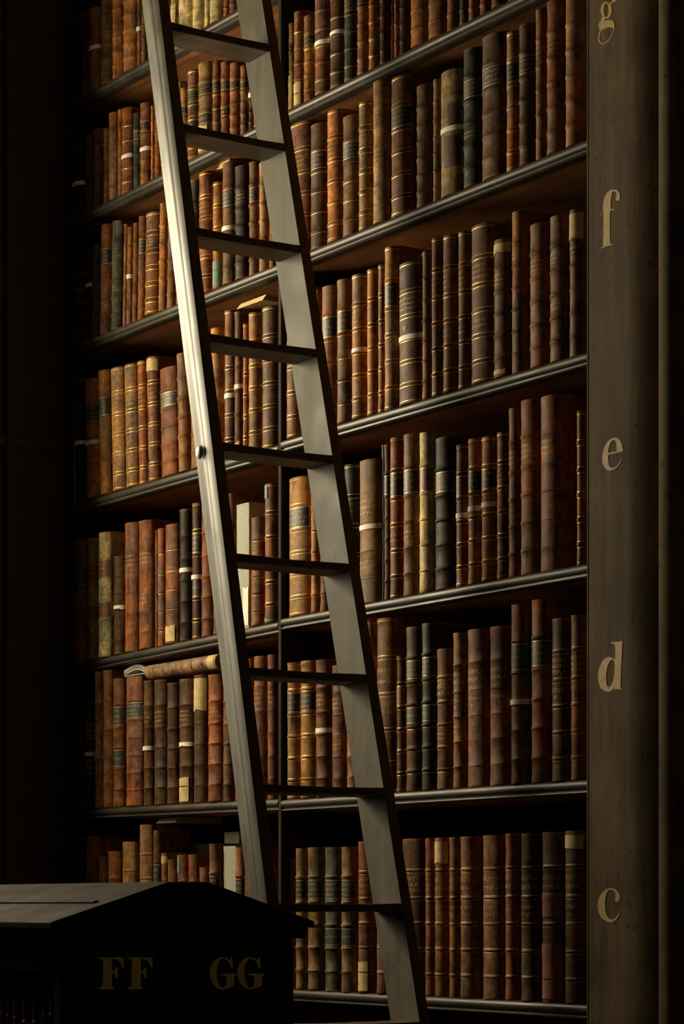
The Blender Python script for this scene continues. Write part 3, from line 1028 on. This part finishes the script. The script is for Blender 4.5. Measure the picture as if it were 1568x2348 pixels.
# ------------------------------------------------------------------ ladder
lad = empty('library_ladder', (-.2, -.4, 0), 'tall leaning wooden ladder with grey worn rails and dark flat treads', 'ladder')
OL = Vector((-.2, -.4, 0))
def lp(o): o.parent = lad; o.matrix_parent_inverse = Matrix.Translation(-OL); return o
Z1, Z9 = 6.17, 5.62
LA = at_z(392.4, 49.6, Z1); LB = at_z(638, 2070.9, Z9)
w1, w9 = .286, .34
RA = Vector((0, 0, 0)); 
def right_end(pl, px, py):
    """point straight back (+y) from pl that falls on the photo column px"""
    d = ray(px, py); s = (pl.x-CAM.x)/d.x; return CAM+d*s
RA = right_end(LA, 617.5, 105.8); RB = right_end(LB, 921.7, 2077.3)
def at(A, B, z): t = (z-A.z)/(B.z-A.z); return A+(B-A)*t
ZT = 4.45
SD = .118; ST = .027      # stile depth along x, thickness along y
TL = Vector((LA.x-LB.x, 0, 0))
def stile(A, B, side):
    """side -1: left rail (thickness to -y), +1: right rail (thickness to +y). Outer face of the left rail is moulded."""
    pr = []
    # profile in (x: 0 front .. -SD back, y)
    if side < 0:
        q = [(0, 0), (0, -ST*.80), (-.004, -ST), (-.012, -ST-.001), (-.030, -ST-.0015), (-.033, -ST-.0008), (-.036, -ST-.0015), (-.048, -ST-.0005), (-.060, -ST+.0030), (-.076, -ST+.0085), (-.092, -ST+.0145), (-.106, -ST+.0185), (-SD, -ST+.0220), (-SD, 0)]
    else:
        q = [(-SD, 0), (-SD+.001, 0), (-.0015, 0), (0, .0015), (0, ST), (-SD, ST)]
    v, n = [], len(q)
    zz = [0.0, .8, 1.62, 2.4, 3.2, ZT]
    for z in zz:
        p = at(A, B, z)
        for (x, y) in q: v.append((p.x+x, p.y+y, z))
    f, fm = [], []
    for j in range(len(zz)-1):
        for i in range(n):
            a = j*n+i; b = j*n+(i+1) % n
            f.append((a, b, b+n, a+n))
            front = abs(q[i][0]) < .004 and abs(q[(i+1) % n][0]) < .007
            fm.append(1 if front else 0)
    f.append(tuple(range(n))[::-1]); fm.append(0); f.append(tuple(range((len(zz)-1)*n, len(zz)*n))); fm.append(0)
    if side < 0:
        pass
    o = mesh('rail', v, f, None, None, mats=[M['rail'] if side < 0 else M['stile'], M['edge2']], fm=fm)
    import bmesh
    bm = bmesh.new(); bm.from_mesh(o.data); bmesh.ops.recalc_face_normals(bm, faces=bm.faces); bm.to_mesh(o.data); bm.free()
    for p in o.data.polygons: p.use_smooth = True
    o.data.set_sharp_from_angle(angle=.55)
    o['label'] = 'moulded pale grey side rail' if side < 0 else 'flat grey side rail'
    return lp(o)
sl = stile(LA, LB, -1); sr = stile(RA, RB, 1)
step = (LA.z-LB.z)/8
ths = .020
k = 0
zz = LB.z + 8*step
tz_list = [LB.z+i*step for i in range(-5, 11)]
for zt_ in tz_list:
    if zt_ < .1 or zt_ > ZT-.1: continue
    a = at(LA, LB, zt_); b = at(RA, RB, zt_)
    x = (a.x+b.x)/2; y0, y1 = a.y-.004, b.y+.004
    px0, px1 = x+.002, x-.104
    # worn front edge is a slightly scalloped strip of the same board, its shade put into the colour
    K = 10; v = []; f = []; fm = []
    rnd = random.Random(int(zt_*1000))
    prof_t = [(px0-.003, 0), (px0, -.003), (px0, -ths+.003), (px0-.003, -ths), (px1+.003, -ths), (px1, -ths+.003), (px1, -.003), (px1+.003, 0)]
    n = len(prof_t)
    for i in range(K+1):
        t = i/K; y = y0+(y1-y0)*t; d = -.0025*math.sin(math.pi*t)+rnd.uniform(-.0006, .0006)
        for j, (xx, z) in enumerate(prof_t):
            v.append((xx, y, zt_+z+(d if j in (0, 1, 7) and i not in (0, K) else 0)))
    for i in range(K):
        for j in range(n):
            a_ = i*n+j; b_ = i*n+(j+1) % n
            f.append((a_, b_, b_+n, a_+n)); fm.append(1 if j in (0, 1, 2, 7) else 0)
    f.append(tuple(range(n))[::-1]); f.append(tuple(range(K*n, K*n+n))); fm += [0, 0]
    o = mesh('tread', v, f, None, None, mats=[M['tread'], M['edge']], fm=fm)
    import bmesh
    bm = bmesh.new(); bm.from_mesh(o.data); bmesh.ops.recalc_face_normals(bm, faces=bm.faces); bm.to_mesh(o.data); bm.free()
    lp(o)
# bolt head on the left rail
zb = 1.62 + (2080-1037)/F_PX*5.93
pa = at(LA, LB, zb)
v, f = [], []; K = 16
rings = [(.0, .0075), (.45, .0068), (.8, .0042), (1.0, .0)]
v.append((0, -.0075, 0))
for rr_, d in rings[1:]:
    for i in range(K):
        a = 2*math.pi*i/K; v.append((.017*rr_*math.cos(a), -d, .017*rr_*math.sin(a)))
for i in range(K): f.append((0, 1+i, 1+(i+1) % K))
for r_ in range(2):
    for i in range(K):
        a = 1+r_*K+i; b = 1+r_*K+(i+1) % K; f.append((a, a+K, b+K, b))
bo = mesh('bolt', v, f, M['steel'], None, smooth=True)
qd = ray(458, 1037); s_ = ((pa.y-ST-.004)-CAM.y)/qd.y; bp_ = CAM+qd*s_
for vv in bo.data.vertices: vv.co += bp_
bo['label'] = 'round steel bolt head'
lp(bo)

# ------------------------------------------------------------------ low double sided cabinet FF / GG
CE = at_z(118, 2108, 4.77)                  # near left eave corner
XC = CE.x
def cpt(px, py): return on_x(px, py, XC)
cab = empty('low_bookcase', (XC-.8, -1.05, 0), 'low dark double-sided bookcase with gabled top lettered FF and GG', 'bookcase')
OC = Vector((XC-.8, -1.05, 0))
def cp(o): o.parent = cab; o.matrix_parent_inverse = Matrix.Translation(-OC); return o
e0 = cpt(118, 2108); e1 = cpt(722, 2118); r0 = cpt(388, 2022); r1 = cpt(478, 2022)
ez_ = (e0.z+e1.z)/2; rz_ = (r0.z+r1.z)/2
yL, yR, ya, yb = e0.y, e1.y, r0.y, r1.y
XB = XC-1.75
# roof slab
def prism(name, poly, x0, x1_, mat, b=.003):
    n = len(poly); v = [(x0, y, z) for y, z in poly]+[(x1_, y, z) for y, z in poly]
    f = [(i, (i+1) % n, n+(i+1) % n, n+i) for i in range(n)]+[tuple(range(n))[::-1], tuple(range(n, 2*n))]
    o = mesh(name, v, f, mat, None)
    import bmesh
    bm = bmesh.new(); bm.from_mesh(o.data); bmesh.ops.recalc_face_normals(bm, faces=bm.faces); bm.to_mesh(o.data); bm.free()
    if b:
        md = o.modifiers.new('bevel', 'BEVEL'); md.width = b; md.segments = 3; md.limit_method = 'ANGLE'; md.angle_limit = .5
    return cp(o)
T = .014
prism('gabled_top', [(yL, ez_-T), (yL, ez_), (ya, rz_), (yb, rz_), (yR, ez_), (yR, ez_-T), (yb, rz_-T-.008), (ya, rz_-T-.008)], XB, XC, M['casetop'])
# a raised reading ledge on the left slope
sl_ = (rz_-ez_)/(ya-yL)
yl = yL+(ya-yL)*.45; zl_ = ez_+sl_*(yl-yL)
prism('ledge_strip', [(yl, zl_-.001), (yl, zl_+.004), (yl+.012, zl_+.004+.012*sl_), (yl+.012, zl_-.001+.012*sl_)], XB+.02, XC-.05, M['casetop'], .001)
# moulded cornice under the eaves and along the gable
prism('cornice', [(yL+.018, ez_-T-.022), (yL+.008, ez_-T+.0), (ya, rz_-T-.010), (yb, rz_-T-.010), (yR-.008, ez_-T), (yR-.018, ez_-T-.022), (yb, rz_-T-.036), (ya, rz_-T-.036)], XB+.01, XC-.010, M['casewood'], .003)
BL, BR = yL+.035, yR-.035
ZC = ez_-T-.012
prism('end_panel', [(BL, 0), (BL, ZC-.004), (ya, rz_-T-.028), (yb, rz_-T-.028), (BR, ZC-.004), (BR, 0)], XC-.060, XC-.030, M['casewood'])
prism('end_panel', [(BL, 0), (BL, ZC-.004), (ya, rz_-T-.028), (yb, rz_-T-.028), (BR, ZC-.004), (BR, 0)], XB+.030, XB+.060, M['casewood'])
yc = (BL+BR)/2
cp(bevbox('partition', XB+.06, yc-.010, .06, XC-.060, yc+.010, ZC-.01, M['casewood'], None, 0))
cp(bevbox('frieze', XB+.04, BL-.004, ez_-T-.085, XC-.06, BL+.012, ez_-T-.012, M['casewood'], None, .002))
# vertical mouldings in the middle of the end
ym0, ym1 = cpt(392, 2200).y, cpt(452, 2200).y
ymid = (ym0+ym1)/2
for (a0, a1, th_) in ((ym0, ym0+.012, .010), (ym0+.014, ym1-.014, .018), (ym1-.012, ym1, .010)):
    cp(bevbox('end_moulding', XC-.0305, a0, .02, XC-.030+th_, a1, rz_-T-.040, M['casewood'], None, .003))
for (a0, a1) in ((BL+.002, BL+.018), (BR-.018, BR-.002)):
    cp(bevbox('end_moulding', XC-.0305, a0, .02, XC-.022, a1, ZC-.03, M['casewood'], None, .003))
# letter plaques with pointed foot
def plaque(y0, y1):
    zt2 = ez_-.055; zb2 = ez_-.205; ymd = (y0+y1)/2
    v = []; pts = [(y0, zt2), (y1, zt2), (y1, zb2+.05), (y1-.02, zb2+.03), (ymd+.03, zb2+.006), (ymd, zb2), (ymd-.03, zb2+.006), (y0+.02, zb2+.03), (y0, zb2+.05)]
    return prism('letter_plaque', pts, XC-.0302, XC-.0265, M['plaque'], .001)
pA = plaque(cpt(205, 2200).y, cpt(376, 2200).y); pB = plaque(cpt(468, 2200).y, cpt(632, 2200).y)
GF = [(465, 506), (585, 506), (586, 552), (577, 552), (568, 528), (555, 516), (530, 514), (530, 572), (540, 570), (550, 553), (556, 553), (556, 605), (550, 605), (542, 586), (530, 580), (528, 640), (540, 650), (540, 657), (470, 657), (470, 650), (486, 642), (488, 522), (480, 513), (465, 511)]
GG = [(1098, 508), (1102, 555), (1093, 555), (1080, 526), (1060, 513), (1045, 515), (1030, 540), (1025, 580), (1030, 620), (1042, 645), (1055, 648), (1068, 640), (1072, 605), (1066, 594), (1045, 589), (1045, 583), (1118, 583), (1118, 589), (1108, 598), (1104, 640), (1080, 652), (1050, 657), (1020, 645), (998, 615), (992, 580), (998, 545), (1020, 515), (1050, 505), (1075, 510), (1085, 518), (1092, 508)]
XL_ = XC-.0260
tc3 = lambda x, y: on_x(x, y, XL_)
for pts, dxs, par in ((GF, (0, 136), pA), (GG, (0, 131), pB)):
    for dx in dxs:
        o = glyph('painted_letter', [(tr(pts, 2.063, 0, 1950, dx), [])], tc3, M['dimgold'], None, Vector((0, 0, 0)), smooth=1 if pts is GF else 3)
        o.parent = par
# shelves of the low bookcase on both sides
for z in (.08, .60, 1.10):
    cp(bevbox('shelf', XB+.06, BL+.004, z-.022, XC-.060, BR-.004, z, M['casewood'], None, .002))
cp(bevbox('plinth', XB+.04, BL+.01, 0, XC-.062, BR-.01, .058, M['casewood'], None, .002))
# its books, seen dimly at the left edge
rnd = random.Random(11); x = XC-.066; i = 0
names = ['dim reddish book in low bookcase']
while x > XC-.60 and i < 11:
    w = rnd.uniform(.028, .045); h = rnd.uniform(.375, .40)
    i += 1
    root = empty('leather_book', (x-w/2, BL+.034, 1.1006), f'dim dark red book inside the low FF bookcase, {ORD[i]} from its lettered end', 'book', 'books in the low bookcase')
    make_book(root, w*.98, h, .20, (.055+.02*rnd.random(), .016, .010), 4, rnd, {'nb': 4})
    x -= w+.0006
